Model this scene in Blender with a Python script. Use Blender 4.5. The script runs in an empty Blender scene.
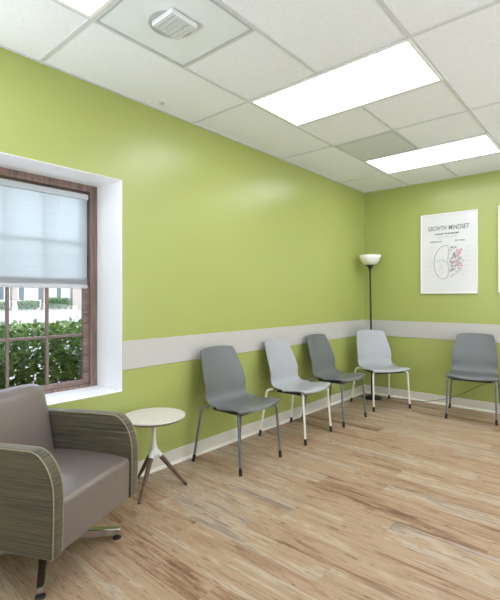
import bpy, bmesh, math, random
from mathutils import Vector, Matrix, noise
random.seed(7)
PI = math.pi
scene = bpy.context.scene
COL = scene.collection
H = 2.79          # ceiling height
XR, YR = 5.6, -8.6  # far corners of the room behind / right of the camera
GX, GY, M = 0.637, -0.690, 0.61   # ceiling grid origin and module

# ------------------------------------------------------------------ materials
def mat(name):
    m = bpy.data.materials.new(name); m.use_nodes = True
    nt = m.node_tree; nt.nodes.clear()
    out = nt.nodes.new('ShaderNodeOutputMaterial')
    return m, nt, out
def N(nt, kind, **kw):
    n = nt.nodes.new(kind)
    for k, v in kw.items():
        if k.startswith('i_'):
            n.inputs[k[2:].replace('_', ' ')].default_value = v
        else: setattr(n, k, v)
    return n
def srgb(r, g, b):
    f = lambda c: (c/255/12.92) if c/255 <= .04045 else ((c/255+.055)/1.055)**2.4
    return (f(r), f(g), f(b), 1)
def ramp(nt, stops):
    n = nt.nodes.new('ShaderNodeValToRGB'); e = n.color_ramp.elements
    e[0].position, e[0].color = stops[0]; e[1].position, e[1].color = stops[-1]
    for p, c in stops[1:-1]:
        k = e.new(p); k.color = c
    return n
def math_(nt, op, a, b=None, c=None):
    n = nt.nodes.new('ShaderNodeMath'); n.operation = op
    for i, v in enumerate((a, b, c)):
        if v is None: continue
        if isinstance(v, (int, float)): n.inputs[i].default_value = v
        else: nt.links.new(v, n.inputs[i])
    return n.outputs[0]
def mixc(nt, fac, a, b, blend='MIX'):
    n = nt.nodes.new('ShaderNodeMix'); n.data_type = 'RGBA'; n.blend_type = blend
    for i, v in ((0, fac), (6, a), (7, b)):
        if isinstance(v, (int, float, tuple)): n.inputs[i].default_value = v
        else: nt.links.new(v, n.inputs[i])
    return n.outputs[2]
def simple(name, col, rough=.5, metal=0, scale=40, var=.06, bump=0.0, bscale=200, spec=.5, coat=0):
    """painted / plastic / metal surface with a little procedural variation"""
    m, nt, out = mat(name); L = nt.links.new
    b = N(nt, 'ShaderNodeBsdfPrincipled'); b.inputs['Roughness'].default_value = rough
    b.inputs['Metallic'].default_value = metal; b.inputs['Specular IOR Level'].default_value = spec
    b.inputs['Coat Weight'].default_value = coat; b.inputs['Coat Roughness'].default_value = .22 if coat and rough > .2 else .05
    tc = N(nt, 'ShaderNodeTexCoord')
    nz = N(nt, 'ShaderNodeTexNoise'); nz.inputs['Scale'].default_value = scale; nz.inputs['Detail'].default_value = 4
    L(tc.outputs['Object'], nz.inputs['Vector'])
    d = tuple(c*(1-var) for c in col[:3])+(1,); u = tuple(min(1, c*(1+var)) for c in col[:3])+(1,)
    r = ramp(nt, [(.3, d), (.7, u)]); L(nz.outputs['Fac'], r.inputs['Fac']); L(r.outputs['Color'], b.inputs['Base Color'])
    if bump:
        n2 = N(nt, 'ShaderNodeTexNoise'); n2.inputs['Scale'].default_value = bscale; n2.inputs['Detail'].default_value = 3
        L(tc.outputs['Object'], n2.inputs['Vector'])
        bp = N(nt, 'ShaderNodeBump'); bp.inputs['Strength'].default_value = bump; bp.inputs['Distance'].default_value = .002
        L(n2.outputs['Fac'], bp.inputs['Height']); L(bp.outputs['Normal'], b.inputs['Normal'])
    L(b.outputs['BSDF'], out.inputs['Surface'])
    return m
def emission(name, col, strength):
    m, nt, out = mat(name)
    e = N(nt, 'ShaderNodeEmission'); e.inputs['Color'].default_value = col; e.inputs['Strength'].default_value = strength
    nt.links.new(e.outputs[0], out.inputs['Surface']); return m

def floor_mat():
    m, nt, out = mat('vinyl_planks'); L = nt.links.new
    b = N(nt, 'ShaderNodeBsdfPrincipled')
    tc = N(nt, 'ShaderNodeTexCoord'); sp = N(nt, 'ShaderNodeSeparateXYZ'); L(tc.outputs['Object'], sp.inputs[0])
    x, y = sp.outputs[0], sp.outputs[1]
    v = math_(nt, 'DIVIDE', y, .152); row = math_(nt, 'FLOOR', v); fv = math_(nt, 'FRACT', v)
    wn = N(nt, 'ShaderNodeTexWhiteNoise', noise_dimensions='1D'); L(row, wn.inputs['W'])
    off = math_(nt, 'MULTIPLY', wn.outputs['Value'], 1.22)
    u = math_(nt, 'DIVIDE', math_(nt, 'ADD', x, off), 1.22); col = math_(nt, 'FLOOR', u); fu = math_(nt, 'FRACT', u)
    cid = N(nt, 'ShaderNodeCombineXYZ'); L(col, cid.inputs[0]); L(row, cid.inputs[1])
    wid = N(nt, 'ShaderNodeTexWhiteNoise', noise_dimensions='2D'); L(cid.outputs[0], wid.inputs['Vector'])
    pid = wid.outputs['Value']
    seed = math_(nt, 'MULTIPLY', pid, 37)
    def streak(sx, sy, detail, dist, add=0):
        c = N(nt, 'ShaderNodeCombineXYZ'); L(math_(nt, 'MULTIPLY', x, sx), c.inputs[0])
        L(math_(nt, 'MULTIPLY', y, sy), c.inputs[1]); L(math_(nt, 'ADD', seed, add), c.inputs[2])
        n = N(nt, 'ShaderNodeTexNoise'); n.inputs['Scale'].default_value = 1; n.inputs['Detail'].default_value = detail
        n.inputs['Roughness'].default_value = .62; n.inputs['Distortion'].default_value = dist
        L(c.outputs[0], n.inputs['Vector']); return n.outputs['Fac']
    broad = streak(.9, 7, 5, 1.2); fine = streak(3.0, 60, 8, 1.2, 5); knots = streak(6.0, 40, 8, 1.6, 11); mid = streak(1.6, 18, 8, 2.2, 17)
    base = ramp(nt, [(.28, srgb(118, 87, 67)), (.38, srgb(151, 121, 94)), (.46, srgb(171, 144, 118)), (.54, srgb(167, 142, 113)), (.62, srgb(182, 164, 142)), (.70, srgb(154, 137, 123)), (.80, srgb(133, 117, 106))])
    f0 = math_(nt, 'ADD', math_(nt, 'MULTIPLY', broad, .85), math_(nt, 'MULTIPLY', mid, .55))
    f1 = math_(nt, 'ADD', f0, math_(nt, 'MULTIPLY', math_(nt, 'SUBTRACT', pid, .5), .26))
    f2 = math_(nt, 'SUBTRACT', f1, .19)
    L(f2, base.inputs['Fac'])
    fr = ramp(nt, [(.36, (.62, .56, .52, 1)), (.47, (1, 1, 1, 1))]); L(fine, fr.inputs['Fac'])
    c1 = mixc(nt, .85, base.outputs['Color'], fr.outputs['Color'], 'MULTIPLY')
    kr = ramp(nt, [(.595, (0, 0, 0, 1)), (.655, (1, 1, 1, 1))]); L(knots, kr.inputs['Fac'])
    kf = math_(nt, 'MULTIPLY', kr.outputs['Color'], .75)
    c2 = mixc(nt, kf, c1, srgb(92, 74, 60))
    # seams
    e1 = math_(nt, 'LESS_THAN', fv, .014); e2 = math_(nt, 'LESS_THAN', fu, .0022)
    seam = math_(nt, 'MAXIMUM', e1, e2)
    c3 = mixc(nt, math_(nt, 'MULTIPLY', seam, .30), c2, srgb(95, 76, 58))
    L(c3, b.inputs['Base Color'])
    rr = math_(nt, 'ADD', math_(nt, 'MULTIPLY', fine, .18), .36); L(rr, b.inputs['Roughness'])
    b.inputs['Specular IOR Level'].default_value = .4
    bp = N(nt, 'ShaderNodeBump'); bp.inputs['Strength'].default_value = .25; bp.inputs['Distance'].default_value = .0015
    L(math_(nt, 'SUBTRACT', fine, seam), bp.inputs['Height']); L(bp.outputs[0], b.inputs['Normal'])
    L(b.outputs[0], out.inputs['Surface']); return m

def tile_mat():
    m, nt, out = mat('ceiling_tile'); L = nt.links.new
    b = N(nt, 'ShaderNodeBsdfPrincipled'); b.inputs['Roughness'].default_value = .9
    tc = N(nt, 'ShaderNodeTexCoord')
    n = N(nt, 'ShaderNodeTexNoise'); n.inputs['Scale'].default_value = 55; n.inputs['Detail'].default_value = 6; n.inputs['Roughness'].default_value = .7
    L(tc.outputs['Object'], n.inputs['Vector'])
    r = ramp(nt, [(.32, (.78, .81, .86, 1)), (.5, (.84, .87, .92, 1)), (.7, (.855, .885, .935, 1))]); L(n.outputs['Fac'], r.inputs['Fac'])
    L(r.outputs[0], b.inputs['Base Color'])
    bp = N(nt, 'ShaderNodeBump'); bp.inputs['Strength'].default_value = .35; bp.inputs['Distance'].default_value = .003
    L(n.outputs['Fac'], bp.inputs['Height']); L(bp.outputs[0], b.inputs['Normal'])
    L(b.outputs[0], out.inputs['Surface']); return m

def wood_mat(name, c0, c1, axis=2, scale=30, rough=.45):
    m, nt, out = mat(name); L = nt.links.new
    b = N(nt, 'ShaderNodeBsdfPrincipled'); b.inputs['Roughness'].default_value = rough
    tc = N(nt, 'ShaderNodeTexCoord'); mp = N(nt, 'ShaderNodeMapping')
    s = [scale, scale, scale]; s[axis] = scale*.06; mp.inputs['Scale'].default_value = s
    L(tc.outputs['Object'], mp.inputs[0])
    n = N(nt, 'ShaderNodeTexNoise'); n.inputs['Scale'].default_value = 2; n.inputs['Detail'].default_value = 6; n.inputs['Distortion'].default_value = .8
    L(mp.outputs[0], n.inputs['Vector'])
    r = ramp(nt, [(.35, c0), (.65, c1)]); L(n.outputs['Fac'], r.inputs[0]); L(r.outputs[0], b.inputs['Base Color'])
    L(b.outputs[0], out.inputs['Surface']); return m

def stripe_fabric():
    m, nt, out = mat('striated_upholstery'); L = nt.links.new
    b = N(nt, 'ShaderNodeBsdfPrincipled'); b.inputs['Roughness'].default_value = .62; b.inputs['Sheen Weight'].default_value = .25
    tc = N(nt, 'ShaderNodeTexCoord')
    def st(sx, sz, off):
        mp = N(nt, 'ShaderNodeMapping'); mp.inputs['Scale'].default_value = (sx, 3, sz); mp.inputs['Location'].default_value = (off, 0, off)
        L(tc.outputs['Object'], mp.inputs[0])
        n = N(nt, 'ShaderNodeTexNoise'); n.inputs['Scale'].default_value = 1; n.inputs['Detail'].default_value = 3; n.inputs['Roughness'].default_value = .7
        L(mp.outputs[0], n.inputs['Vector']); return n.outputs['Fac']
    r = ramp(nt, [(.30, srgb(33, 29, 20)), (.40, srgb(54, 49, 37)), (.48, srgb(68, 64, 45)), (.54, srgb(92, 80, 56)), (.62, srgb(64, 67, 48)), (.72, srgb(140, 130, 102))])
    L(st(2.2, 150, 3), r.inputs[0])
    r2 = ramp(nt, [(.56, (0, 0, 0, 1)), (.66, (1, 1, 1, 1))]); L(st(3, 230, 9), r2.inputs[0])
    c = mixc(nt, math_(nt, 'MULTIPLY', r2.outputs[0], .6), r.outputs[0], srgb(116, 84, 58))
    r3 = ramp(nt, [(.56, (0, 0, 0, 1)), (.64, (1, 1, 1, 1))]); L(st(2.5, 190, 21), r3.inputs[0])
    c = mixc(nt, math_(nt, 'MULTIPLY', r3.outputs[0], .55), c, srgb(66, 74, 66))
    L(c, b.inputs['Base Color'])
    bp = N(nt, 'ShaderNodeBump'); bp.inputs['Strength'].default_value = .2; bp.inputs['Distance'].default_value = .001
    L(st(60, 300, 1), bp.inputs['Height']); L(bp.outputs[0], b.inputs['Normal'])
    L(b.outputs[0], out.inputs['Surface']); return m

def glass_mat():
    m, nt, out = mat('window_glass'); L = nt.links.new
    t = N(nt, 'ShaderNodeBsdfTransparent'); g = N(nt, 'ShaderNodeBsdfGlossy'); g.inputs['Roughness'].default_value = .02
    t.inputs['Color'].default_value = (.95, .97, .97, 1)
    fr = N(nt, 'ShaderNodeFresnel'); fr.inputs['IOR'].default_value = 1.35
    mx = N(nt, 'ShaderNodeMixShader'); L(math_(nt, 'MULTIPLY', fr.outputs[0], .6), mx.inputs[0]); L(t.outputs[0], mx.inputs[1]); L(g.outputs[0], mx.inputs[2])
    L(mx.outputs[0], out.inputs['Surface']); return m
def blind_mat():
    m, nt, out = mat('sheer_blind_fabric'); L = nt.links.new
    t = N(nt, 'ShaderNodeBsdfTransparent'); t.inputs['Color'].default_value = (1, 1, 1, 1)
    d = N(nt, 'ShaderNodeBsdfDiffuse'); d.inputs['Color'].default_value = srgb(235, 240, 242)
    tr = N(nt, 'ShaderNodeBsdfTranslucent'); tr.inputs['Color'].default_value = srgb(236, 243, 246)
    tc = N(nt, 'ShaderNodeTexCoord'); mp = N(nt, 'ShaderNodeMapping'); mp.inputs['Scale'].default_value = (1, 2, 160)
    L(tc.outputs['Object'], mp.inputs[0]); n = N(nt, 'ShaderNodeTexNoise'); n.inputs['Scale'].default_value = 1; n.inputs['Detail'].default_value = 3
    L(mp.outputs[0], n.inputs['Vector'])
    a = N(nt, 'ShaderNodeMixShader'); a.inputs[0].default_value = .8; L(d.outputs[0], a.inputs[1]); L(tr.outputs[0], a.inputs[2])
    f = math_(nt, 'ADD', math_(nt, 'MULTIPLY', n.outputs['Fac'], .14), .72)
    mx = N(nt, 'ShaderNodeMixShader'); L(f, mx.inputs[0]); L(t.outputs[0], mx.inputs[1]); L(a.outputs[0], mx.inputs[2])
    L(mx.outputs[0], out.inputs['Surface']); return m
def leaf_mat(name, dark, light):
    m, nt, out = mat(name); L = nt.links.new
    b = N(nt, 'ShaderNodeBsdfPrincipled'); b.inputs['Roughness'].default_value = .38
    tr = N(nt, 'ShaderNodeBsdfTranslucent')
    tc = N(nt, 'ShaderNodeTexCoord'); n = N(nt, 'ShaderNodeTexNoise'); n.inputs['Scale'].default_value = 11; n.inputs['Detail'].default_value = 4
    L(tc.outputs['Object'], n.inputs['Vector']); r = ramp(nt, [(.3, dark), (.7, light)]); L(n.outputs['Fac'], r.inputs[0])
    L(r.outputs[0], b.inputs['Base Color']); L(r.outputs[0], tr.inputs['Color'])
    mx = N(nt, 'ShaderNodeMixShader'); mx.inputs[0].default_value = .3; L(b.outputs[0], mx.inputs[1]); L(tr.outputs[0], mx.inputs[2])
    L(mx.outputs[0], out.inputs['Surface']); return m
def perforated_mat(name, col, hole, scale, holesize):
    m, nt, out = mat(name); L = nt.links.new
    b = N(nt, 'ShaderNodeBsdfPrincipled'); b.inputs['Roughness'].default_value = .5
    tc = N(nt, 'ShaderNodeTexCoord'); sp = N(nt, 'ShaderNodeSeparateXYZ'); L(tc.outputs['Object'], sp.inputs[0])
    fx = math_(nt, 'SUBTRACT', math_(nt, 'FRACT', math_(nt, 'MULTIPLY', sp.outputs[0], scale)), .5)
    fy = math_(nt, 'SUBTRACT', math_(nt, 'FRACT', math_(nt, 'MULTIPLY', sp.outputs[1], scale)), .5)
    d = math_(nt, 'SQRT', math_(nt, 'ADD', math_(nt, 'MULTIPLY', fx, fx), math_(nt, 'MULTIPLY', fy, fy)))
    L(mixc(nt, math_(nt, 'LESS_THAN', d, holesize), col, hole), b.inputs['Base Color'])
    L(b.outputs[0], out.inputs['Surface']); return m

MT = {}
MT['green'] = simple('green_wall_paint', srgb(162, 172, 95), .30, scale=1.2, var=.015, bump=.08, bscale=260, spec=.55)
MT['stripe'] = simple('grey_band_paint', srgb(188, 186, 180), .5, scale=2, var=.015)
MT['base'] = simple('vinyl_baseboard', srgb(212, 208, 196), .45, scale=3, var=.02)
MT['shoe'] = simple('shoe_moulding_paint', srgb(228, 224, 212), .4, scale=3, var=.02)
MT['white'] = simple('white_reveal_paint', srgb(246, 247, 249), .5, scale=3, var=.005)
MT['floor'] = floor_mat()
MT['tile'] = tile_mat()
MT['grid'] = simple('ceiling_grid_paint', srgb(208, 211, 213), .6, var=.01)
MT['fixture'] = simple('fixture_frame_paint', srgb(232, 233, 230), .4, var=.01)
MT['panel'] = emission('luminous_diffuser', (.95, .965, 1.07, 1), 8.4)
MT['brown'] = wood_mat('brown_window_frame', srgb(104, 84, 76), srgb(142, 120, 110), axis=1, scale=25)
MT['brownv'] = wood_mat('brown_window_stile', srgb(104, 84, 76), srgb(142, 120, 110), axis=2, scale=25)
MT['muntin'] = simple('muntin_paint', srgb(118, 100, 92), .4, var=.05)
MT['black'] = simple('black_rubber', srgb(30, 30, 31), .6, var=.05)
MT['glass'] = glass_mat()
MT['blind'] = blind_mat()
MT['rail'] = simple('blind_rail', srgb(188, 194, 198), .4, var=.01)
MT['dark_shell'] = simple('dark_grey_plastic', srgb(102, 105, 105), .38, scale=120, var=.03, bump=.15, bscale=900)
MT['light_shell'] = simple('light_grey_plastic', srgb(164, 166, 170), .36, scale=120, var=.02, bump=.15, bscale=900)
MT['grey_leg'] = simple('grey_painted_steel', srgb(112, 119, 122), .35, metal=.35, var=.03)
MT['white_leg'] = simple('cream_painted_steel', srgb(228, 228, 218), .35, var=.02)
MT['under'] = simple('black_underframe', srgb(26, 28, 30), .5, var=.05)
MT['fabric'] = stripe_fabric()
MT['vinyl'] = simple('taupe_vinyl', srgb(114, 103, 97), .32, scale=14, var=.025, bump=.2, bscale=700, coat=.6)
MT['piping'] = simple('pale_piping', srgb(150, 140, 114), .6, var=.04)
MT['chrome'] = simple('polished_aluminium', srgb(190, 190, 188), .16, metal=1, var=.03)
MT['table_top'] = simple('pale_laminate', srgb(214, 208, 200), .28, scale=25, var=.02)
MT['table_edge'] = simple('grey_edge_band', srgb(120, 110, 100), .5, var=.05)
MT['table_metal'] = simple('white_powder_coat', srgb(228, 230, 232), .3, var=.01)
MT['walnut'] = wood_mat('walnut_leg', srgb(70, 52, 42), srgb(112, 88, 72), axis=2, scale=40)
MT['pole'] = simple('bronze_pole', srgb(58, 54, 48), .35, metal=.5, var=.05)
MT['bowl'] = simple('frosted_white_bowl', srgb(236, 236, 226), .35, var=.01)
MT['bowl'].node_tree.nodes['Principled BSDF'].inputs['Transmission Weight'].default_value = 0.0
MT['cord'] = simple('grey_cord', srgb(92, 92, 88), .5, var=.03)
MT['poster_frame'] = simple('white_poster_frame', srgb(236, 236, 236), .35, var=.01)
MT['paper'] = simple('glazed_paper', srgb(218, 219, 218), .12, scale=6, var=.006, coat=.6)
MT['ink'] = simple('grey_ink', srgb(110, 110, 112), .5, var=.03)
MT['ink_dark'] = simple('dark_ink', srgb(70, 70, 74), .5, var=.03)
MT['ink_pale'] = simple('pale_ink', srgb(176, 178, 178), .5, var=.03)
MT['ink_pink'] = simple('pink_ink', srgb(206, 130, 150), .5, var=.05)
MT['ink_green'] = simple('sage_ink', srgb(180, 196, 180), .5, var=.05)
MT['vent'] = perforated_mat('perforated_return', srgb(214, 220, 222), srgb(178, 184, 186), 60, .25)
MT['diff'] = simple('grey_diffuser_plate', srgb(226, 233, 238), .35, scale=5, var=.02)
MT['diff_hole'] = perforated_mat('perforated_box', srgb(222, 225, 226), srgb(165, 170, 172), 90, .3)
MT['dish'] = simple('dark_duct', srgb(176, 182, 184), .6, var=.04)
MT['asphalt'] = simple('sunlit_pavement', srgb(138, 138, 137), .8, scale=3, var=.05)
MT['soil'] = simple('mulch_bed', srgb(110, 98, 84), .9, scale=30, var=.25)
MT['leaf'] = leaf_mat('shrub_leaf', srgb(50, 84, 34), srgb(138, 172, 76))
MT['leaf_far'] = leaf_mat('distant_leaf', srgb(74, 104, 74), srgb(118, 150, 104))
MT['twig'] = simple('twig_bark', srgb(98, 84, 70), .8, var=.2)
MT['stucco'] = simple('pale_stucco', srgb(152, 154, 155), .8, scale=2, var=.03)
MT['stone'] = simple('pale_stone', srgb(140, 134, 130), .8, scale=4, var=.08)
MT['far_glass'] = simple('blue_glazing', srgb(70, 84, 92), .3, scale=1, var=.1)
MT['roofing'] = simple('grey_roofing', srgb(150, 146, 142), .8, var=.1)

# ------------------------------------------------------------------ mesh helpers
def link(name, bm, m, parent=None, smooth=False, autos=None):
    me = bpy.data.meshes.new(name); bm.normal_update(); bm.to_mesh(me); bm.free()
    if m: me.materials.append(m)
    if smooth:
        for p in me.polygons: p.use_smooth = True
        if autos:
            try: me.set_sharp_from_angle(angle=autos)
            except Exception: pass
    o = bpy.data.objects.new(name, me); COL.objects.link(o)
    if parent: o.parent = parent
    return o
def empty(name, label, cat, loc, rz=0, group=None):
    o = bpy.data.objects.new(name, None); COL.objects.link(o); o.empty_display_size = .1
    o.location = loc; o.rotation_euler = (0, 0, rz); o['label'] = label; o['category'] = cat
    if group: o['group'] = group
    return o
def tag(o, label, cat, group=None):
    o['label'] = label; o['category'] = cat
    if group: o['group'] = group
    return o
def structure(o, label=None):
    o['kind'] = 'structure'
    if label: o['label'] = label
    return o
def box(bm, lo, hi, bev=0, seg=2):
    x0, y0, z0 = lo; x1, y1, z1 = hi
    vs = [bm.verts.new(p) for p in ((x0,y0,z0),(x1,y0,z0),(x1,y1,z0),(x0,y1,z0),(x0,y0,z1),(x1,y0,z1),(x1,y1,z1),(x0,y1,z1))]
    fs = [bm.faces.new([vs[i] for i in f]) for f in ((0,3,2,1),(4,5,6,7),(0,1,5,4),(1,2,6,5),(2,3,7,6),(3,0,4,7))]
    if bev:
        es = list({e for f in fs for e in f.edges})
        bmesh.ops.bevel(bm, geom=es, offset=bev, segments=seg, affect='EDGES', profile=.5)
    return bm
def boxes(*bs, bev=0):
    bm = bmesh.new()
    for lo, hi in bs: box(bm, lo, hi, bev)
    return bm
def catmull(pts, n=8):
    P = [Vector(p) for p in pts]; P = [P[0]*2-P[1]] + P + [P[-1]*2-P[-2]]; out = []
    for i in range(1, len(P)-2):
        for k in range(n):
            t = k/n; a, b, c, d = P[i-1:i+3]
            out.append(.5*((2*b)+(c-a)*t+(2*a-5*b+4*c-d)*t*t+(3*b-a-3*c+d)*t**3))
    out.append(P[-2]); return out
def tube(bm, pts, r, seg=12, cap=True):
    """tube along a polyline; r is a radius or a list of radii"""
    pts = [Vector(p) for p in pts]; R = r if isinstance(r, (list, tuple)) else [r]*len(pts)
    rings = []; up = None
    for i, p in enumerate(pts):
        t = (pts[min(i+1, len(pts)-1)]-pts[max(i-1, 0)]).normalized()
        if up is None:
            up = Vector((0, 0, 1)) if abs(t.z) < .9 else Vector((1, 0, 0))
        s = (up - t*up.dot(t)).normalized(); up = s; q = t.cross(s)
        rings.append([bm.verts.new(p + (s*math.cos(2*PI*k/seg)+q*math.sin(2*PI*k/seg))*R[i]) for k in range(seg)])
    for a, b in zip(rings, rings[1:]):
        for k in range(seg): bm.faces.new((a[k], b[k], b[(k+1) % seg], a[(k+1) % seg]))
    if cap: bm.faces.new(rings[0]); bm.faces.new(list(reversed(rings[-1])))
    bmesh.ops.recalc_face_normals(bm, faces=bm.faces); return bm
def lathe(bm, prof, seg=48, c=(0, 0)):
    rings = []
    for r, z in prof:
        if r < 1e-5: rings.append([bm.verts.new((c[0], c[1], z))])
        else: rings.append([bm.verts.new((c[0]+r*math.cos(2*PI*k/seg), c[1]+r*math.sin(2*PI*k/seg), z)) for k in range(seg)])
    for a, b in zip(rings, rings[1:]):
        for k in range(seg):
            k2 = (k+1) % seg
            if len(a) == 1 and len(b) == 1: continue
            if len(a) == 1: bm.faces.new((a[0], b[k], b[k2]))
            elif len(b) == 1: bm.faces.new((a[k], b[0], a[k2]))
            else: bm.faces.new((a[k], b[k], b[k2], a[k2]))
    bmesh.ops.recalc_face_normals(bm, faces=bm.faces); return bm
def prism_xz(bm, outline, y0, y1, bev=0, seg=3):
    """closed outline in the x-z plane extruded along y, edges rounded"""
    a = [bm.verts.new((x, y0, z)) for x, z in outline]; b = [bm.verts.new((x, y1, z)) for x, z in outline]
    n = len(a); fa = bm.faces.new(a); fb = bm.faces.new(list(reversed(b)))
    for i in range(n): bm.faces.new((a[i], b[i], b[(i+1) % n], a[(i+1) % n]))
    bmesh.ops.recalc_face_normals(bm, faces=bm.faces)
    if bev:
        es = list(fa.edges)+list(fb.edges)
        bmesh.ops.bevel(bm, geom=es, offset=bev, segments=seg, affect='EDGES', profile=.5)
    return bm

# ------------------------------------------------------------------ room shell
WY1, WY0 = -3.783, -5.075        # window opening in the left wall (right / left edge)
WZ0, WZ1 = .655, 2.180
bm = boxes(((-.42, YR, 0), (0, 0, WZ0)), ((-.42, YR, WZ1), (0, 0, H+.12)), ((-.42, WY1, WZ0), (0, 0, WZ1)), ((-.42, YR, WZ0), (0, WY0, WZ1)))
structure(link('wall_left', bm, MT['green']), 'green painted wall with a grey band and the window')
structure(link('wall_back', boxes(((-.42, 0, 0), (XR+.15, .15, H+.12))), MT['green']), 'green painted wall with the posters')
structure(link('wall_right', boxes(((XR, YR, 0), (XR+.15, 0, H+.12))), MT['white']))
structure(link('wall_rear', boxes(((-.42, YR-.15, 0), (XR+.15, YR, H+.12))), MT['white']))
structure(link('floor', boxes(((0, YR, -.1), (XR, 0, 0))), MT['floor']), 'wood look vinyl plank floor')
ceil = structure(link('ceiling', boxes(((0, YR, H+.006), (XR, 0, H+.12))), MT['tile']), 'white suspended tile ceiling')
# T-bar grid: runs along y at every module, cross bars between
g = bmesh.new(); w = .012
def bar_y(i, j0, j1):
    x = GX+M*i; box(g, (x-w, max(YR, GY-M*j1), H), (x+w, min(0, GY-M*j0), H+.012))
def bar_x(j, x0, x1):
    y = GY-M*j; box(g, (x0, y-w, H+.0003), (x1, y+w, H+.012))
for i in range(0, 9):
    if i in (1,): continue
    if GX+M*i < XR: bar_y(i, -2, 14)
for a, b in ((-2, 0), (1, 3), (4, 6), (8, 9), (10, 14)): bar_y(1, a, b)
for j in (0, 2, 4, 6, 8, 10, 12): bar_x(j, 0, XR)
for j in (1, 3): bar_x(j, GX, GX+2*M)
bar_x(5.0, GX, GX+M)
# wall angle
box(g, (0, YR, H-.001), (.022, 0, H+.012)); box(g, (0, -.022, H-.001), (XR, 0, H+.012))
link('ceiling_grid', g, MT['grid'], ceil)

# grey band and baseboards
structure(link('trim_1', boxes(((0, WY1+.001, .808), (.006, -.006, 1.018)), ((0, YR, .808), (.006, WY0-.014, 1.018)), bev=.0015), MT['stripe']), 'grey horizontal band on the window wall')
structure(link('trim_2', boxes(((0, -.006, .808), (XR, 0, 1.018)), bev=.0015), MT['stripe']), 'grey horizontal band on the poster wall')
def baseboard(name, p):
    b = boxes(p(.009, .018, .112)); return structure(link(name, b, MT['base']))
def quarter(bm, axis):
    n = 6; prof = [(0, 0), (.021, 0)]+[(.021*math.cos(a*PI/2/n)*.98, .021*math.sin(a*PI/2/n)) for a in range(1, n+1)]
    if axis == 'y': A = [bm.verts.new((q[0]+.009, YR, q[1])) for q in prof]; B = [bm.verts.new((q[0]+.009, -.009, q[1])) for q in prof]
    else: A = [bm.verts.new((.009, -q[0]-.009, q[1])) for q in prof]; B = [bm.verts.new((XR, -q[0]-.009, q[1])) for q in prof]
    for i in range(len(A)): bm.faces.new((A[i], B[i], B[(i+1) % len(A)], A[(i+1) % len(A)]))
    bm.faces.new(A); bm.faces.new(list(reversed(B))); bmesh.ops.recalc_face_normals(bm, faces=bm.faces); return bm
bl = structure(link('baseboard_left', boxes(((0, YR, 0), (.009, 0, .112)), bev=.003), MT['base']))
link('shoe_moulding', quarter(bmesh.new(), 'y'), MT['shoe'], bl)
bb = structure(link('baseboard_back', boxes(((.009, -.009, 0), (XR, 0, .112)), bev=.003), MT['base']))
link('shoe_moulding', quarter(bmesh.new(), 'x'), MT['shoe'], bb)

# ------------------------------------------------------------------ window
win = bpy.data.objects.new('window_1', None); COL.objects.link(win); win.location = (-.3, (WY0+WY1)/2, WZ0); structure(win, 'brown framed window in a deep white reveal')
def wpart(name, bm, m, parent=None, **k):
    bmesh.ops.translate(bm, verts=bm.verts, vec=Vector((.3, -(WY0+WY1)/2, -WZ0)))
    return link(name, bm, m, parent or win, **k)
t = .005
rv = bmesh.new()
def wedge(bm, A, B, C_, D, th):   # four corners of a lining board, thickened outward by th
    q = [bm.verts.new(p) for p in (A, B, C_, D)]; r = [bm.verts.new(Vector(p)+Vector(th)) for p in (A, B, C_, D)]
    bm.faces.new(q); bm.faces.new(list(reversed(r)))
    for i in range(4): bm.faces.new((q[i], r[i], r[(i+1) % 4], q[(i+1) % 4]))
sp_ = .026; e = .001
wedge(rv, (e, WY1-.003, WZ0), (-.3, WY1-sp_, WZ0), (-.3, WY1-sp_, WZ1), (e, WY1-.003, WZ1), (0, .003, 0))
wedge(rv, (-.3, WY1-sp_, WZ0), (-.3, WY1, WZ0), (-.3, WY1, WZ1), (-.3, WY1-sp_, WZ1), (-.003, 0, 0))
wedge(rv, (e, WY0+.003, WZ0), (-.3, WY0+sp_, WZ0), (-.3, WY0+sp_, WZ1), (e, WY0+.003, WZ1), (0, -.003, 0))
wedge(rv, (e, WY0, WZ1-.003), (-.3, WY0, WZ1-.006), (-.3, WY1, WZ1-.006), (e, WY1, WZ1-.003), (0, 0, .003))
wedge(rv, (e, WY0, WZ0+.003), (-.3, WY0, WZ0+.008), (-.3, WY1, WZ0+.008), (e, WY1, WZ0+.003), (0, 0, -.003))
bmesh.ops.recalc_face_normals(rv, faces=rv.faces)
wpart('reveal_lining', rv, MT['white'])
a0, a1, z0, z1 = WY0+sp_, WY1-sp_, WZ0, WZ1
F = .048
fr = bmesh.new()
box(fr, (-.40, a1-F-.008, z0), (-.30, a1, z1), .004); box(fr, (-.40, a0, z0), (-.30, a0+F+.008, z1), .004)
box(fr, (-.40, a0+F, z1-F), (-.30, a1-F, z1), .004); box(fr, (-.40, a0+F, z0), (-.30, a1-F, z0+F*.6), .004)
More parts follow.
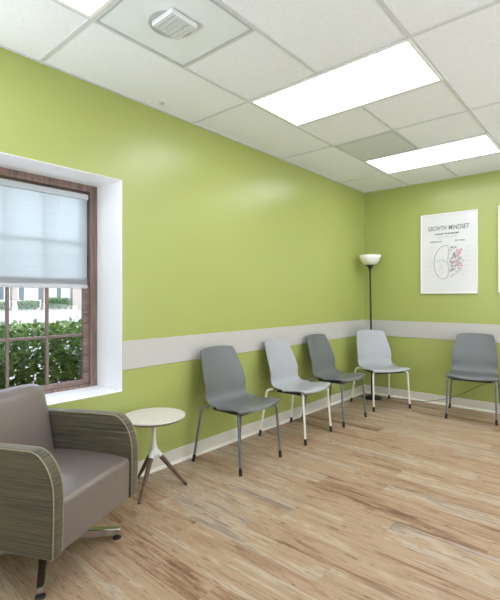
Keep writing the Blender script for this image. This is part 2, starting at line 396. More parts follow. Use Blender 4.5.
# outer stop bead
box(fr, (-.318, a1-F-.012, z0+.02), (-.296, a1-F+.012, z1-.02), .003); box(fr, (-.318, a0+F-.012, z0+.02), (-.296, a0+F+.012, z1-.02), .003)
box(fr, (-.318, a0+F, z1-F-.010), (-.296, a1-F, z1-F+.014), .003)
wpart('window_frame', fr, MT['brownv'])
def sash(name, x, zb, zt, rows, munt):
    y0, y1 = a0+F+.008, a1-F-.008; s = .045
    sb = bmesh.new()
    box(sb, (x, y0, zb), (x+.035, y0+s, zt), .003); box(sb, (x, y1-s, zb), (x+.035, y1, zt), .003)
    box(sb, (x, y0+s, zb), (x+.035, y1-s, zb+.036), .003); box(sb, (x, y0+s, zt-s*.8), (x+.035, y1-s, zt), .003)
    o = wpart(name, sb, MT['brown'])
    mb = bmesh.new()
    for ym in (-4.168, -4.421, -4.674): box(mb, (x+.006, ym-.010, zb+.036), (x+.030, ym+.010, zt-s*.8), .004)
    for zm in munt: box(mb, (x+.007, y0+s, zm-.010), (x+.029, y1-s, zm+.010), .004)
    c = wpart('muntin_bars', mb, MT['muntin'], win); c.parent = o
    gl = boxes(((x+.016, y0+s, zb+.036), (x+.020, y1-s, zt-s*.8)))
    c = wpart('window_pane', gl, MT['glass'], win); c.parent = o
    return o
sash('lower_sash', -.350, z0+F*.6, 1.475, 2, (1.054,))
sash('upper_sash', -.388, 1.44, z1-F, 2, (1.74,))

# roller blind (separate thing hanging in the window)
rb = empty('roller_blind', 'sheer white roller blind pulled half way down the window', 'window blind', (-.30, (WY0+WY1)/2, 2.09))
def bpart(name, bm, m, **k):
    bmesh.ops.translate(bm, verts=bm.verts, vec=Vector((.30, -(WY0+WY1)/2, -2.09))); return link(name, bm, m, rb, **k)
by0, by1 = a0+F+.02, -3.886
bpart('fabric', boxes(((-.3052, by0, 1.426), (-.3045, by1-.003, 2.08))), MT['blind'])
bpart('headrail', boxes(((-.318, by0, 2.058), (-.285, by1, 2.100)), bev=.006), MT['rail'])
bpart('bottom_rail', boxes(((-.311, by0, 1.400), (-.298, by1, 1.428)), bev=.004), MT['rail'])
bb_ = bmesh.new(); tube(bb_, [(-.292, by1+.006, 2.08), (-.292, by1+.006, 1.42)], .0016, 6)
bpart('cord', bb_, MT['black'])

# ------------------------------------------------------------------ ceiling fixtures
def fixture(cx, cy, label, lx=2*M, ly=M):
    o = empty('ceiling_light', label, 'ceiling light', (cx, cy, H), 0, 'fluorescent ceiling panels')
    hx, hy = lx/2-.006, ly/2-.006; b = .020
    fb = boxes(((-hx, -hy, -.004), (hx, -hy+b, .01)), ((-hx, hy-b, -.004), (hx, hy, .01)), ((-hx, -hy+b, -.004), (-hx+b, hy-b, .01)), ((hx-b, -hy+b, -.004), (hx, hy-b, .01)), bev=.002)
    link('frame', fb, MT['fixture'], o)
    link('diffuser', boxes(((-hx+b, -hy+b, -.001), (hx-b, hy-b, .004))), MT['panel'], o)
    return o
fixture(GX+M, GY-M*3.5, 'large bright ceiling panel in the middle, above the row of chairs')
fixture(GX+M, GY-M*.5, 'bright ceiling panel closest to the poster wall')
fixture(GX+M, GY-M*6.5, 'bright ceiling panel beside the air diffuser, cut by the top edge of the photo')
for (i, j) in ((4, .5), (4, 3.5), (7, .5), (7, 3.5)):  # unseen panels, added and placed to brighten the back wall
    fixture(GX+M*i, GY-M*j, 'unseen ceiling panel added out of view to brighten the far end of the room')

v = empty('return_vent', 'grey perforated return vent panel between the two bright ceiling panels', 'ceiling vent', (GX+M/2, GY-M*1.5, H))
h = M/2-.012
link('perforated_plate', boxes(((-h+.012, -h+.012, .001), (h-.012, h-.012, .006))), MT['vent'], v)
link('frame', boxes(((-h, -h, -.002), (h, -h+.014, .008)), ((-h, h-.014, -.002), (h, h, .008)), ((-h, -h+.014, -.002), (-h+.014, h-.014, .008)), ((h-.014, -h+.014, -.002), (h, h-.014, .008)), bev=.001), MT['dish'], v)

v = empty('air_diffuser', 'square grey ceiling air diffuser with a small perforated box at its centre', 'ceiling vent', (GX+M/2, GY-M*5.5, H))
link('plate', boxes(((-h+.008, -h+.008, .0), (h-.008, h-.008, .006))), MT['diff'], v)
link('frame', boxes(((-h, -h, -.005), (h, -h+.010, .008)), ((-h, h-.010, -.005), (h, h, .008)), ((-h, -h+.010, -.005), (-h+.010, h-.010, .008)), ((h-.010, -h+.010, -.005), (h, h-.010, .008)), bev=.001), MT['dish'], v)
bmx = lathe(bmesh.new(), [(0, -.0015), (.105, -.0015), (.118, .0), (.118, .002), (0, .002)], 40, (-.02, -.01))
link('duct_collar', bmx, MT['dish'], v, smooth=True, autos=.5)
bx = bmesh.new(); box(bx, (-.07, -.10, -.030), (.10, .07, -.0015), .006)
o = link('perforated_box', bx, MT['diff_hole'], v)
s_ = bmesh.new()
for k in range(5): box(s_, (-.055, -.085+k*.030, -.0325), (.085, -.078+k*.030, -.0295))
link('louvre', s_, MT['rail'], o)

o = link('sprinkler_cap', lathe(bmesh.new(), [(0, -.010), (.009, -.010), (.014, -.005), (.019, 0), (.019, .002), (0, .002)], 24), MT['dish'], None, smooth=True, autos=.6)
o.location = (.115, -3.52, H); tag(o, 'tiny round sprinkler cap on the ceiling near the green window wall', 'sprinkler')
o.location.z = H+.004

# ------------------------------------------------------------------ chairs
def shell_mesh():
    # profile (x forward, z) from the front lip over the seat and up the back; half width at each station
    prof = [(.272, .452, .224), (.262, .470, .246), (.225, .481, .260), (.15, .478, .260), (.06, .468, .253), (-.02, .461, .246), (-.085, .466, .241), (-.130, .490, .238),
            (-.153, .530, .237), (-.167, .58, .238), (-.181, .64, .237), (-.202, .70, .231), (-.226, .76, .221), (-.251, .82, .209), (-.270, .865, .199), (-.284, .897, .184), (-.288, .907, .166)]
    P = catmull([(a, b, c) for a, b, c in prof], 4)
    n = 20; bm = bmesh.new(); rows = []
    for i, p in enumerate(P):
        q = P[min(i+1, len(P)-1)]-P[max(i-1, 0)]; tdir = Vector((q.x, q.y)).normalized(); nrm = Vector((tdir.y, -tdir.x))  # up on the seat, forward on the back
        if nrm.y < 0 and abs(nrm.y) > abs(nrm.x): nrm = -nrm
        s = i/(len(P)-1); row = []
        back = max(0, min(1, (p.y-.47)/.12)) if s > .35 else 0
        for k in range(n+1):
            t = -1+2*k/n
            wing = (.030*back + .012*(1-back))*abs(t)**2.2
            drop = -.014*abs(t)**4 if s < .3 else 0
            d = Vector((1, 0))*back + Vector((0, 1))*(1-back)
            x = p.x + d.x*wing; z = p.y + d.y*wing*.8 + drop
            if s < .12: x -= .055*(abs(t)**3)*(1-s/.12)      # rounded front corners
            if s > .93: z -= .018*(abs(t)**4)*((s-.93)/.07)  # rounded top corners
            row.append(bm.verts.new((x, t*p.z, z)))
        rows.append(row)
    for a, b in zip(rows, rows[1:]):
        for k in range(n): bm.faces.new((a[k], a[k+1], b[k+1], b[k]))
    bmesh.ops.recalc_face_normals(bm, faces=bm.faces)
    return bm
def solid(o, th, off=0):
    md = o.modifiers.new('solid', 'SOLIDIFY'); md.thickness = th; md.offset = off
    bv = o.modifiers.new('bevel', 'BEVEL'); bv.width = .003; bv.segments = 2; bv.limit_method = 'ANGLE'; bv.angle_limit = 1.0
CH_GROUP = 'plastic shell chairs along the walls'
def make_chair(label, x, y, deg, shell, leg):
    r = empty('shell_chair', label, 'chair', (x, y, 0), math.radians(deg), CH_GROUP)
    s = link('seat_shell', shell_mesh(), shell, r, smooth=True); solid(s, .009)
    fb = bmesh.new(); box(fb, (-.10, -.20, .424), (.21, .20, .456), .010)
    box(fb, (-.16, -.16, .438), (-.10, .16, .458), .006)
    link('underframe', fb, MT['under'], r)
    for sx in (1, -1):
        for sy in (1, -1):
            fx, fy = sx*.247, sy*(.244 if sx > 0 else .276)
            tx, ty = (.214, .234) if sx > 0 else (-.190, .240)
            ty *= sy
            foot = Vector((fx, fy, 0)); top = Vector((tx, ty, .415 if sx > 0 else .425))
            inner = Vector((tx*.80, ty*.80, .447 if sx > 0 else .447)); mid = Vector((tx, ty, .444))
            path = [foot.lerp(top, q) for q in (.02, .3, .6, .93)]
            for q in (0.0, .33, .66, 1.0):   # quadratic bend into the underframe
                A, B, C_ = top, mid, inner; path.append((1-q)**2*A+2*q*(1-q)*B+q*q*C_)
            lb = bmesh.new(); tube(lb, path, .0105, 12); lo = link('leg', lb, leg, r, smooth=True, autos=.8)
            cb = bmesh.new(); tube(cb, [foot, foot.lerp(top, .09), foot.lerp(top, .135)], [.0135, .0132, .0122], 12)
            link('foot_cap', cb, MT['black'], lo, smooth=True, autos=.8)
    return r
def copy_tree(o, parent=None):
    c = o.copy(); COL.objects.link(c); c.parent = parent
    for ch in list(o.children): copy_tree(ch, c)
    return c
def chair_copy(src, label, x, y, deg, ):
    c = copy_tree(src); c['label'] = label; c['category'] = 'chair'; c['group'] = CH_GROUP
    c.location = (x, y, 0); c.rotation_euler = (0, 0, math.radians(deg)); return c
cA = make_chair('dark grey shell chair with grey legs, nearest the round side table', .335, -2.914, .5, MT['dark_shell'], MT['grey_leg'])
cB = make_chair('light grey shell chair with white legs, between two dark chairs on the window wall', .32, -2.072, 3.5, MT['light_shell'], MT['white_leg'])
cC = chair_copy(cA, 'dark grey shell chair on the window wall, next to the corner chair', .333, -1.366, 0)
cD = chair_copy(cB, 'light grey shell chair with white legs standing in the corner before the floor lamp', .48, -.52, -33.5)
cE = chair_copy(cA, 'dark grey shell chair against the poster wall, rightmost in the photo', 1.487, -.325, -81)

# ------------------------------------------------------------------ lounge armchair
AX, AY, AD = .464, -4.511, 25
ac = empty('armchair', 'taupe vinyl lounge armchair with striped fabric arms on a metal star base, by the window', 'armchair', (AX, AY, 0), math.radians(AD))
FR = .337
def apart(name, bm, m, parent=None, **k): return link(name, bm, m, parent or ac, **k)
def arm_outline():
    pts = [(FR-.66, .205), (FR-.012, .205), (FR, .217), (FR+.004, .33), (FR+.006, .43)]
    for k in range(1, 11):
        a = k/10*PI/2; pts.append((FR+.006-.130+.130*math.cos(a), .445+.224*math.sin(a)))
    pts += [(FR-.25, .669), (FR-.45, .665), (FR-.60, .660), (FR-.645, .650), (FR-.66, .63)]
    return pts
for s in (1, -1):
    b = prism_xz(bmesh.new(), arm_outline(), min(s*.266, s*.332), max(s*.266, s*.332), .014, 4)
    a = apart('arm', b, MT['fabric'], smooth=True, autos=.6)
    # piping along both edges of the arm's front and top
    pp = bmesh.new()
    ol = arm_outline()[1:-3]
    for yy in (s*.266, s*.332):
        tube(pp, [(x-.003 if i < 5 else x, yy-math.copysign(.0045, yy-s*.299), z-.003 if i > 8 else z) for i, (x, z) in enumerate(ol)], .0028, 6)
    apart('piping', pp, MT['piping'], a, smooth=True)
# seat block
ns = bmesh.new()
out = [(FR-.60, .212), (FR-.020, .210), (FR-.010, .216), (FR-.006, .30), (FR-.006, .405)]
for k in range(1, 8):
    a = k/7*PI/2; out.append((FR-.006-.030+.030*math.cos(a), .408+.030*math.sin(a)))
out += [(FR-.12, .449), (FR-.28, .455), (FR-.45, .450), (FR-.60, .440)]
prism_xz(ns, out, -.264, .264, .012, 3)
apart('seat', ns, MT['vinyl'], smooth=True, autos=.7)
# backrest: soft slab, slightly reclined, crowned top
bk = bmesh.new(); nu, nv = 16, 14
def bpos(u, vv, side):
    # u -1..1 across, vv 0..1 up, side 0 front 1 rear
    z = .40+vv*.450
    cr = 1-abs(u)**6
    f = -.500-.085*vv
    puff = .028*math.sin(PI*min(1, vv*1.02))**.6*(1-abs(u)**4) if 0 < vv < 1 else 0
    x = FR+f+puff if side == 0 else FR+f-.085+.012*vv
    if side == 1 and vv > .9: x += .02*(vv-.9)/.1
    if side == 0 and vv > .88: x -= .035*((vv-.88)/.12)**2
    zz = z-.022*abs(u)**4*vv**3 - (.012 if vv > .99 else 0)
    y = u*.264*(1-.025*max(0, vv-.6)**1.3/.3)
    return Vector((x, y, zz))
fr_ = [[bk.verts.new(bpos(-1+2*i/nu, j/nv, 0)) for i in range(nu+1)] for j in range(nv+1)]
rr_ = [[bk.verts.new(bpos((-1+2*i/nu), j/nv, 1)) for i in range(nu+1)] for j in range(nv+1)]
for g_, flip in ((fr_, 0), (rr_, 1)):
    for j in range(nv):
        for i in range(nu):
            q = (g_[j][i], g_[j][i+1], g_[j+1][i+1], g_[j+1][i]); bk.faces.new(q if not flip else tuple(reversed(q)))
for i in range(nu):
    bk.faces.new((fr_[nv][i], fr_[nv][i+1], rr_[nv][i+1], rr_[nv][i])); bk.faces.new((fr_[0][i+1], fr_[0][i], rr_[0][i], rr_[0][i+1]))
for j in range(nv):
    bk.faces.new((fr_[j+1][0], fr_[j][0], rr_[j][0], rr_[j+1][0])); bk.faces.new((fr_[j][nu], fr_[j+1][nu], rr_[j+1][nu], rr_[j][nu]))
bmesh.ops.recalc_face_normals(bk, faces=bk.faces)
o = apart('backrest', bk, MT['vinyl'], smooth=True)
bv = o.modifiers.new('bevel', 'BEVEL'); bv.width = .016; bv.segments = 4; bv.limit_method = 'ANGLE'; bv.angle_limit = .9
# lower back shell in the striped fabric
apart('back_panel', prism_xz(bmesh.new(), [(FR-.655, .21), (FR-.602, .21), (FR-.602, .42), (FR-.60, .60), (FR-.655, .60)], -.264, .264, .006, 2), MT['fabric'])
# star base
sb = bmesh.new(); lathe(sb, [(0, .205), (.09, .205), (.09, .196), (.032, .190), (.030, .13), (.045, .118), (.050, .085), (.042, .075), (0, .075)], 32)
apart('column', sb, MT['chrome'], smooth=True, autos=.6)
for k in range(4):
    ang = math.radians(-6+45+90*k); rot = Matrix.Rotation(ang, 4, 'Z')
    lb = bmesh.new()
    st = [(.03, .030, .125, .075), (.12, .024, .105, .062), (.24, .020, .078, .042), (.356, .018, .058, .026), (.370, .014, .054, .028)]
    rings = []
    for r_, hw, zt, zb in st:
        rings.append([lb.verts.new((r_, a*hw, z)) for a, z in ((-1, zb), (1, zb), (1, zt-.004), (.8, zt), (-.8, zt), (-1, zt-.004))])
    for p, q in zip(rings, rings[1:]):
        for i in range(6): lb.faces.new((p[i], q[i], q[(i+1) % 6], p[(i+1) % 6]))
    lb.faces.new(rings[0]); lb.faces.new(list(reversed(rings[-1]))); bmesh.ops.recalc_face_normals(lb, faces=lb.faces)
    bmesh.ops.transform(lb, matrix=rot, verts=lb.verts)
    lo = apart('leg', lb, MT['chrome'])
    c = rot @ Vector((.354, 0, 0))
    gb = lathe(bmesh.new(), [(0, 0), (.021, 0), (.023, .003), (.020, .010), (.008, .013), (.007, .032), (0, .032)], 20, (c.x, c.y))
    apart('glide', gb, MT['black'], lo, smooth=True, autos=.6)

# ------------------------------------------------------------------ side table
TX, TY = .262, -3.697
tb = empty('side_table', 'small round pale side table with three dark wooden legs, between armchair and chairs', 'side table', (TX, TY, 0))
o = link('table_top', lathe(bmesh.new(), [(0, .489), (.196, .489), (.211, .497), (.216, .504), (.2155, .509), (.213, .511), (0, .511)], 72), MT['table_top'], tb, smooth=True, autos=.5)
link('edge_band', lathe(bmesh.new(), [(.190, .4885), (.197, .486), (.213, .4955), (.2165, .503), (.212, .500), (.196, .4915)], 72), MT['table_edge'], tb, smooth=True)
st_ = lathe(bmesh.new(), [(0, .489), (.075, .489), (.075, .485), (.020, .478), (.0155, .455), (.0145, .36), (.018, .31), (.028, .275), (.038, .252), (.036, .240), (0, .236)], 32)
link('column', st_, MT['table_metal'], tb, smooth=True, autos=.7)
for fx, fy in ((.375, -3.892), (.386, -3.516), (.035, -3.68)):
    d = Vector((fx-TX, fy-TY, 0)); d = d.normalized()*.222
    foot = Vector((d.x, d.y, 0.004)); top = Vector((d.x*.08, d.y*.08, .262))
    lb = bmesh.new(); tube(lb, [foot, foot.lerp(top, .04), foot.lerp(top, .5), foot.lerp(top, .93)], [.0095, .0105, .0145, .0175], 16)
    lo = link('leg', lb, MT['walnut'], tb, smooth=True, autos=.8)
    cb = bmesh.new(); tube(cb, [foot.lerp(top, .86), top], [.0182, .0190], 16); link('socket', cb, MT['table_metal'], lo, smooth=True, autos=.8)
    gb = lathe(bmesh.new(), [(0, 0), (.009, 0), (.010, .004), (.008, .010), (0, .010)], 14, (d.x, d.y)); link('glide', gb, MT['black'], lo)

# ------------------------------------------------------------------ floor lamp
LX, LY = .233, -.253
lp = empty('floor_lamp', 'black torchiere floor lamp with a white bowl shade in the corner', 'floor lamp', (LX, LY, 0))
link('base', lathe(bmesh.new(), [(0, 0), (.125, 0), (.128, .006), (.124, .014), (.09, .024), (.03, .034), (.016, .05), (0, .05)], 48), MT['black'], lp, smooth=True, autos=.6)
pb = bmesh.new(); LN = Vector((-.022, -.012, 0))   # the pole leans a touch
tube(pb, [(0, 0, .03), Vector((0, 0, .9))+LN*.5, Vector((0, 0, 1.70))+LN], .0125, 16)
link('pole', pb, MT['pole'], lp, smooth=True, autos=.8)
link('collar', lathe(bmesh.new(), [(0, 1.680), (.014, 1.680), (.016, 1.70), (.030, 1.735), (.052, 1.752), (.054, 1.762), (0, 1.762)], 32, (LN.x, LN.y)), MT['black'], lp, smooth=True, autos=.6)
link('lamp_shade', lathe(bmesh.new(), [(0, 1.758), (.05, 1.758), (.088, 1.775), (.118, 1.81), (.134, 1.85), (.140, 1.885), (.136, 1.886), (.129, 1.852), (.112, 1.815), (.08, 1.784), (.045, 1.767), (0, 1.766)], 48, (LN.x, LN.y)), MT['bowl'], lp, smooth=True)

# cord: from the lamp base along the wall and up behind the right chair to the outlet
cd = bmesh.new()
pts = [(LX+.118, LY+.03, .008), (.50, -.10, .005), (.62, -.045, .005), (.787, -.036, .006), (.90, -.034, .022), (1.04, -.03, .062), (1.177, -.03, .112), (1.348, -.03, .205), (1.575, -.03, .345), (1.75, -.028, .42), (1.92, -.026, .405), (2.02, -.034, .40)]
tube(cd, catmull(pts, 8), .0032, 8)
tag(link('power_cord', cd, MT['cord'], None, smooth=True), 'thin grey power cord running from the lamp along the baseboard and rising behind a chair', 'cord')
ol = empty('wall_outlet', 'white wall outlet with the lamp plug, on the poster wall right of the chair', 'outlet', (2.03, 0, .40))
link('cover_plate', boxes(((-.036, -.006, -.058), (.036, 0, .058)), bev=.002), MT['white'], ol)
link('plug', boxes(((-.014, -.034, -.012), (.014, -.006, .012)), bev=.003), MT['cord'], ol)

# ------------------------------------------------------------------ posters
PX0, PX1, PZ0, PZ1 = .792, 1.462, 1.378, 2.373
def poster(name, x0, x1, z0, z1, label):
    o = empty(name, label, 'poster', ((x0+x1)/2, -.001, z0), 0, 'framed posters')
    W, Hh = x1-x0, z1-z0; b = .013; d = .024
    link('frame', boxes(((-W/2, -d, 0), (W/2, 0, b)), ((-W/2, -d, Hh-b), (W/2, 0, Hh)), ((-W/2, -d, b), (-W/2+b, 0, Hh-b)), ((W/2-b, -d, b), (W/2, 0, Hh-b)), bev=.002), MT['poster_frame'], o)
    s = link('print', boxes(((-W/2+b, -d+.008, b), (W/2-b, -.004, Hh-b))), MT['paper'], o)
    return o, s, W, Hh
po, pr_, W, Hh = poster('framed_poster', PX0, PX1, PZ0, PZ1, 'white framed poster with a half drawn, half flowering brain, fully visible on the green wall')
def PT(u, vv, dy=-.0175): return Vector((-W/2+u*W, dy, Hh*(1-vv)))   # u right, vv down, 0..1
def text(name, s, u, vv, size, m, width=None, parent=None):
    cu = bpy.data.curves.new(name, 'FONT'); cu.body = s; cu.size = size; cu.align_x = 'CENTER'; cu.align_y = 'CENTER'; cu.extrude = .0004; cu.offset = .0009
    tmp = bpy.data.objects.new('tmp', cu); COL.objects.link(tmp); bpy.context.view_layer.update()
    me = bpy.data.meshes.new_from_object(tmp.evaluated_get(bpy.context.evaluated_depsgraph_get())); bpy.data.objects.remove(tmp)
    xs = [v_.co.x for v_ in me.vertices]; k = (width*W/(max(xs)-min(xs))) if width else 1
    for v_ in me.vertices: v_.co = Vector((v_.co.x*k, -v_.co.z, v_.co.y))
    me.materials.clear(); me.materials.append(m)
    o = bpy.data.objects.new(name, me); COL.objects.link(o); o.parent = parent or pr_; o.location = PT(u, vv); return o
text('title_word', 'GROWTH', .305, .187, .078, MT['ink'], .33)
text('title_word', 'MINDSET', .685, .187, .078, MT['ink'], .35)
text('subtitle_text', 'CHANGE YOUR MINDSET', .475, .258, .026, MT['ink_dark'], .44)
text('caption_text', 'change your words', .48, .294, .020, MT['ink_pale'], .34)
text('heading_text', 'INSTEAD OF', .285, .353, .024, MT['ink'], .20)
text('heading_text', 'TRY THIS', .70, .353, .024, MT['ink'], .18)
ink = bmesh.new()
def line(bm, pts, r=.0014): tube(bm, catmull([PT(*p) for p in pts], 5), r, 5)
# left half of the brain in outline
line(ink, [(.50, .41), (.43, .405), (.36, .43), (.30, .48), (.265, .54), (.25, .60), (.255, .67), (.28, .73), (.33, .79), (.40, .82), (.46, .81), (.50, .78)], .0024)
line(ink, [(.50, .41), (.505, .50), (.495, .60), (.505, .70), (.50, .78)], .0018)
line(ink, [(.27, .585), (.32, .60), (.37, .575), (.43, .60), (.48, .625)], .0018)
link('brain_outline', ink, MT['ink'], pr_)
random.seed(3)
for k in range(15):
    u0 = random.uniform(.33, .45); v0 = random.uniform(.45, .76)
    a = random.uniform(0, 6.28)
    ik = bmesh.new(); line(ik, [(u0+.03*math.cos(a)*q+.012*math.sin(5*q+a), v0+.02*math.sin(a)*q+.008*math.cos(4*q)) for q in (-1, -.5, 0, .5, 1)], .0010); link('brain_fold', ik, MT['ink_pale'], pr_)
def petals(name, m, pts, size, n=5):
    bm = bmesh.new()
    for (u, vv) in pts:
        c = PT(u, vv, -.0176-random.random()*.0004); a0_ = random.uniform(0, 6.28); sz = size*random.uniform(.6, 1.3)
        for k in range(n):
            a = a0_+2*PI*k/n; d = Vector((math.cos(a), 0, math.sin(a))); e = Vector((-math.sin(a), 0, math.cos(a)))
            q = [c, c+d*sz*.5+e*sz*.25, c+d*sz, c+d*sz*.5-e*sz*.25]
            top = [bm.verts.new(p) for p in q]; bot = [bm.verts.new(p+Vector((0, .0008, 0))) for p in q]
            bm.faces.new(top); bm.faces.new(list(reversed(bot)))
            for i in range(4): bm.faces.new((top[i], bot[i], bot[(i+1) % 4], top[(i+1) % 4]))
    bmesh.ops.recalc_face_normals(bm, faces=bm.faces); link(name, bm, m, pr_)
def half(n, dens=1):
    r = []
    while len(r) < n:
        a = random.uniform(-PI/2, PI/2); rad = random.random()**.6
        r.append((.525+.235*rad*math.cos(a), .60+.185*rad*math.sin(a)))
    return r
for q_ in [(.66, .47), (.69, .50), (.67, .53), (.66, .61), (.67, .64), (.73, .66), (.70, .69), (.56, .79), (.58, .77), (.72, .47), (.65, .66)]: petals('pink_flower', MT['ink_pink'], [q_], .019)
petals('grey_leaves', MT['ink'], half(46)+[(.60, .42), (.57, .43), (.63, .43), (.60, .44)], .013, 4)
petals('pale_leaves', MT['ink_pale'], half(60), .013, 4)
for k in range(7):   # tiny handwritten notes down the left and right margins
    for side, (ua, ub) in enumerate(((.13, .255), (.77, .885))):
        va = .42+.058*k; 
        if side == 0 and k > 3: ua_, ub_ = ua+.02*(k-3), ub+.02*(k-3)
        elif side == 1 and k > 4: ua_, ub_ = ua-.03*(k-4), ub-.03*(k-4)
        else: ua_, ub_ = ua, ub
        nt_ = bmesh.new()
        for row in range(2):
            u = ua_+.01*random.random()
            while u < ub_-.02:
                wl = random.uniform(.018, .04); vv = va+row*.018
                line(nt_, [(u, vv), (u+wl*.3, vv-.004), (u+wl*.6, vv+.003), (u+wl, vv)], .0009); u += wl+.01
        link('margin_note', nt_, MT['ink_pale'], pr_)
poster('framed_poster', 1.680, 2.35, 1.388, 2.385, 'white framed poster at the right edge of the photo, only its left edge showing')

# ------------------------------------------------------------------ outdoors
gr = structure(link('ground', boxes(((-90, -60, -.22), (-.42, 80, -.10))), MT['asphalt']), 'bright pavement outside the window')
tag(link('planting_bed', boxes(((-2.7, -9, -.10), (-.45, 2.2, -.05)), bev=.01), MT['soil']), 'pale mulch bed under the hedge right outside the window', 'planting bed')
def leaves(bm, pts, size):
    for p in pts:
        a = random.uniform(0, 6.28); tl = random.uniform(-.9, 1.0); s = size*random.uniform(.7, 1.3)
        d = Vector((math.cos(a)*math.cos(tl), math.sin(a)*math.cos(tl), math.sin(tl)))
        e = d.cross(Vector((random.uniform(-1, 1), random.uniform(-1, 1), random.uniform(.2, 1)))).normalized(); nn = d.cross(e)
        base = bm.verts.new(p); l = bm.verts.new(p+d*s*.5+e*s*.28+nn*s*.06); tip = bm.verts.new(p+d*s); r = bm.verts.new(p+d*s*.5-e*s*.28+nn*s*.06); m_ = bm.verts.new(p+d*s*.5)
        bm.faces.new((base, m_, l)); bm.faces.new((l, m_, tip)); bm.faces.new((base, r, m_)); bm.faces.new((m_, r, tip))
def hedge(name, label, x0, x1, y0, y1, ztop, n, size, m, nstem):
    r = empty(name, label, 'hedge', ((x0+x1)/2, (y0+y1)/2, -.05)); org = Vector(r.location)
    bm = bmesh.new(); pts = []
    for k in range(n):
        y = random.uniform(y0, y1)
        top = ztop*(1+.07*noise.noise(Vector((y*1.3, 0, 3)))+.03*noise.noise(Vector((y*6, 0, 8))))
        u = random.random(); 
        z = .04+ (top-.04)*(u**.75)
        x = random.uniform(x0, x1) if random.random() < .45 or z > top*.8 else (x1-random.random()**1.5*.35*(x1-x0))
        x += .05*noise.noise(Vector((y*2, z*2, 1)))
        if z < .35 and random.random() < .5: continue
        pts.append(Vector((x, y, z))-org)
    leaves(bm, pts, size); link('foliage', bm, m, r)
    for k in range(nstem):
        sb_ = bmesh.new()
        y = y0+(y1-y0)*(k+.5)/nstem; x = random.uniform(x0+.2*(x1-x0), x1-.2*(x1-x0))
        p = [Vector((x+random.uniform(-.1, .1)*q*3, y+random.uniform(-.1, .1)*q*3, -.05+q*ztop*.9)) for q in (0, .3, .6, .9)]
        tube(sb_, [q-org for q in p], [.014, .011, .008, .004], 6); link('stem', sb_, MT['twig'], r)
    return r
random.seed(11)
hedge('hedge', 'leafy green hedge right outside the lower window panes', -2.1, -1.25, -6.2, .3, 1.06, 36000, .062, MT['leaf'], 20)
hedge('hedge', 'distant low clipped hedge across the pavement, between two pale pillars', -45.8, -44.8, 11.95, 13.85, .80, 2600, .22, MT['leaf_far'], 6)
hedge('hedge', 'distant taller hedge across the pavement, at the right end of the view outside', -45.8, -44.8, 14.9, 17.1, 1.15, 3000, .22, MT['leaf_far'], 6)
hedge('hedge', 'distant low hedge across the pavement, at the far left of the window', -45.8, -44.8, 7.5, 10.75, .80, 3200, .22, MT['leaf_far'], 6)
for i, (ya, yb, lab) in enumerate(((11.15, 11.62, 'pale stone pillar across the pavement, left one seen through the window'), (14.2, 14.62, 'pale stone pillar across the pavement, middle one seen through the window'), (17.35, 18.3, 'wide pale stone pillar across the pavement, right one seen through the window'))):
    r = empty('stone_pillar', lab, 'pillar', (-44.9, (ya+yb)/2, -.10), 0, 'stone pillars across the pavement'); hw = (yb-ya)/2
    link('shaft', boxes(((-.3, -hw, 0), (.3, hw, 2.9)), bev=.02), MT['stone'], r)
    link('cap', boxes(((-.38, -hw-.08, 2.9), (.38, hw+.08, 3.08)), bev=.03), MT['stone'], r)
    link('plinth', boxes(((-.36, -hw-.06, 0), (.36, hw+.06, .35)), bev=.02), MT['stone'], r)
bd = empty('building', 'long pale two storey building far outside behind the pillars', 'building', (-56, 18, -.10))
link('wall', boxes(((-6, -22, 0), (0, 22, 7.0))), MT['stucco'], bd)
link('roof', boxes(((-6.4, -22.4, 7.0), (.5, 22.4, 7.35)), bev=.05), MT['roofing'], bd)
link('parapet', boxes(((-.05, -22, 3.35), (.18, 22, 3.6)), bev=.02), MT['stone'], bd)
for k in range(18):
    for zz in (.9, 4.2):
        y = -20.6+k*2.35
        wf = link('window', boxes(((-.02, y-.42, zz), (.06, y+.42, zz+1.9)), bev=.01), MT['white'], bd)
        link('pane', boxes(((.05, y-.34, zz+.1), (.075, y+.34, zz+1.8))), MT['far_glass'], wf)


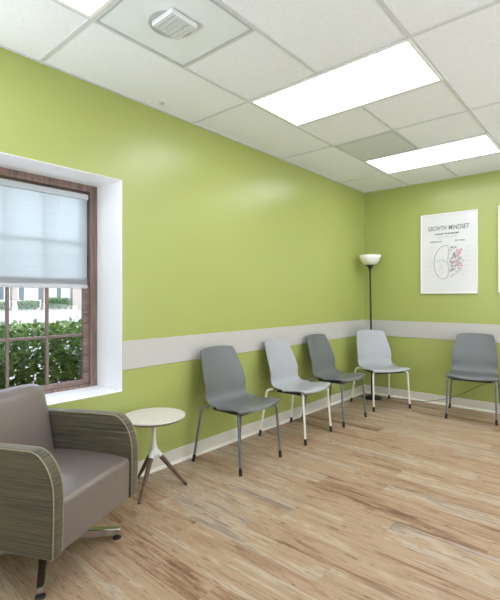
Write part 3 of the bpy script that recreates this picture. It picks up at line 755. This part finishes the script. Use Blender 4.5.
# ------------------------------------------------------------------ light
wd = bpy.data.worlds.new('sky'); scene.world = wd; wd.use_nodes = True
nt = wd.node_tree; nt.nodes.clear(); wo = nt.nodes.new('ShaderNodeOutputWorld'); bg = nt.nodes.new('ShaderNodeBackground')
sk = nt.nodes.new('ShaderNodeTexSky'); sk.sky_type = 'NISHITA'; sk.sun_disc = False; sk.sun_elevation = math.radians(52); sk.sun_rotation = math.radians(70)
sk.air_density = 1.0; sk.dust_density = 3.0; sk.ozone_density = 1.5
hs = nt.nodes.new('ShaderNodeHueSaturation'); hs.inputs['Saturation'].default_value = .42
nt.links.new(sk.outputs[0], hs.inputs['Color']); nt.links.new(hs.outputs[0], bg.inputs[0]); bg.inputs[1].default_value = .72; nt.links.new(bg.outputs[0], wo.inputs[0])
su = bpy.data.lights.new('sun', 'SUN'); su.energy = 1.4; su.angle = .01; su.color = (1, .96, .9)
so = bpy.data.objects.new('sun', su); COL.objects.link(so); so.rotation_euler = Vector((.55, -.45, .95)).to_track_quat('Z', 'Y').to_euler()
def area(name, loc, dirn, sx, sy, power, col):
    l = bpy.data.lights.new(name, 'AREA'); l.shape = 'RECTANGLE'; l.size = sx; l.size_y = sy; l.energy = power; l.color = col
    o = bpy.data.objects.new(name, l); COL.objects.link(o); o.location = loc; o.rotation_euler = (-Vector(dirn)).to_track_quat('Z', 'Y').to_euler(); return o
# added fill lamps out of view, tilted up to brighten the ceiling
area('ceiling_fill_rear', (2.4, YR+.1, 1.2), (-.05, .45, .88), 4.0, 1.6, 80, (.88, .93, 1))
area('ceiling_fill_left_rear', (.06, -6.5, 1.4), (.42, .1, .9), 1.3, 1.4, 110, (.86, .93, 1))
area('ceiling_fill_right', (XR-.1, -2.2, 1.2), (-.50, .08, .86), 3.6, 1.4, 135, (.88, .93, 1))

# ------------------------------------------------------------------ camera
cam = bpy.data.cameras.new('camera'); co = bpy.data.objects.new('camera', cam); COL.objects.link(co)
cam.sensor_fit = 'HORIZONTAL'; cam.sensor_width = 36; cam.lens = 426.0*36/500
cam.shift_x = (250-264.9)/500; cam.shift_y = (296.7-300)/500
co.location = (2.767, -5.477, 1.339); co.rotation_euler = (PI/2, 0, .6979)
scene.camera = co
vs = scene.view_settings; vs.view_transform = 'Standard'; vs.look = 'None'; vs.gamma = 1; vs.exposure = 0.0; vs.use_curve_mapping = False
scene.cycles.max_bounces = 10; scene.cycles.diffuse_bounces = 6; scene.cycles.transparent_max_bounces = 12
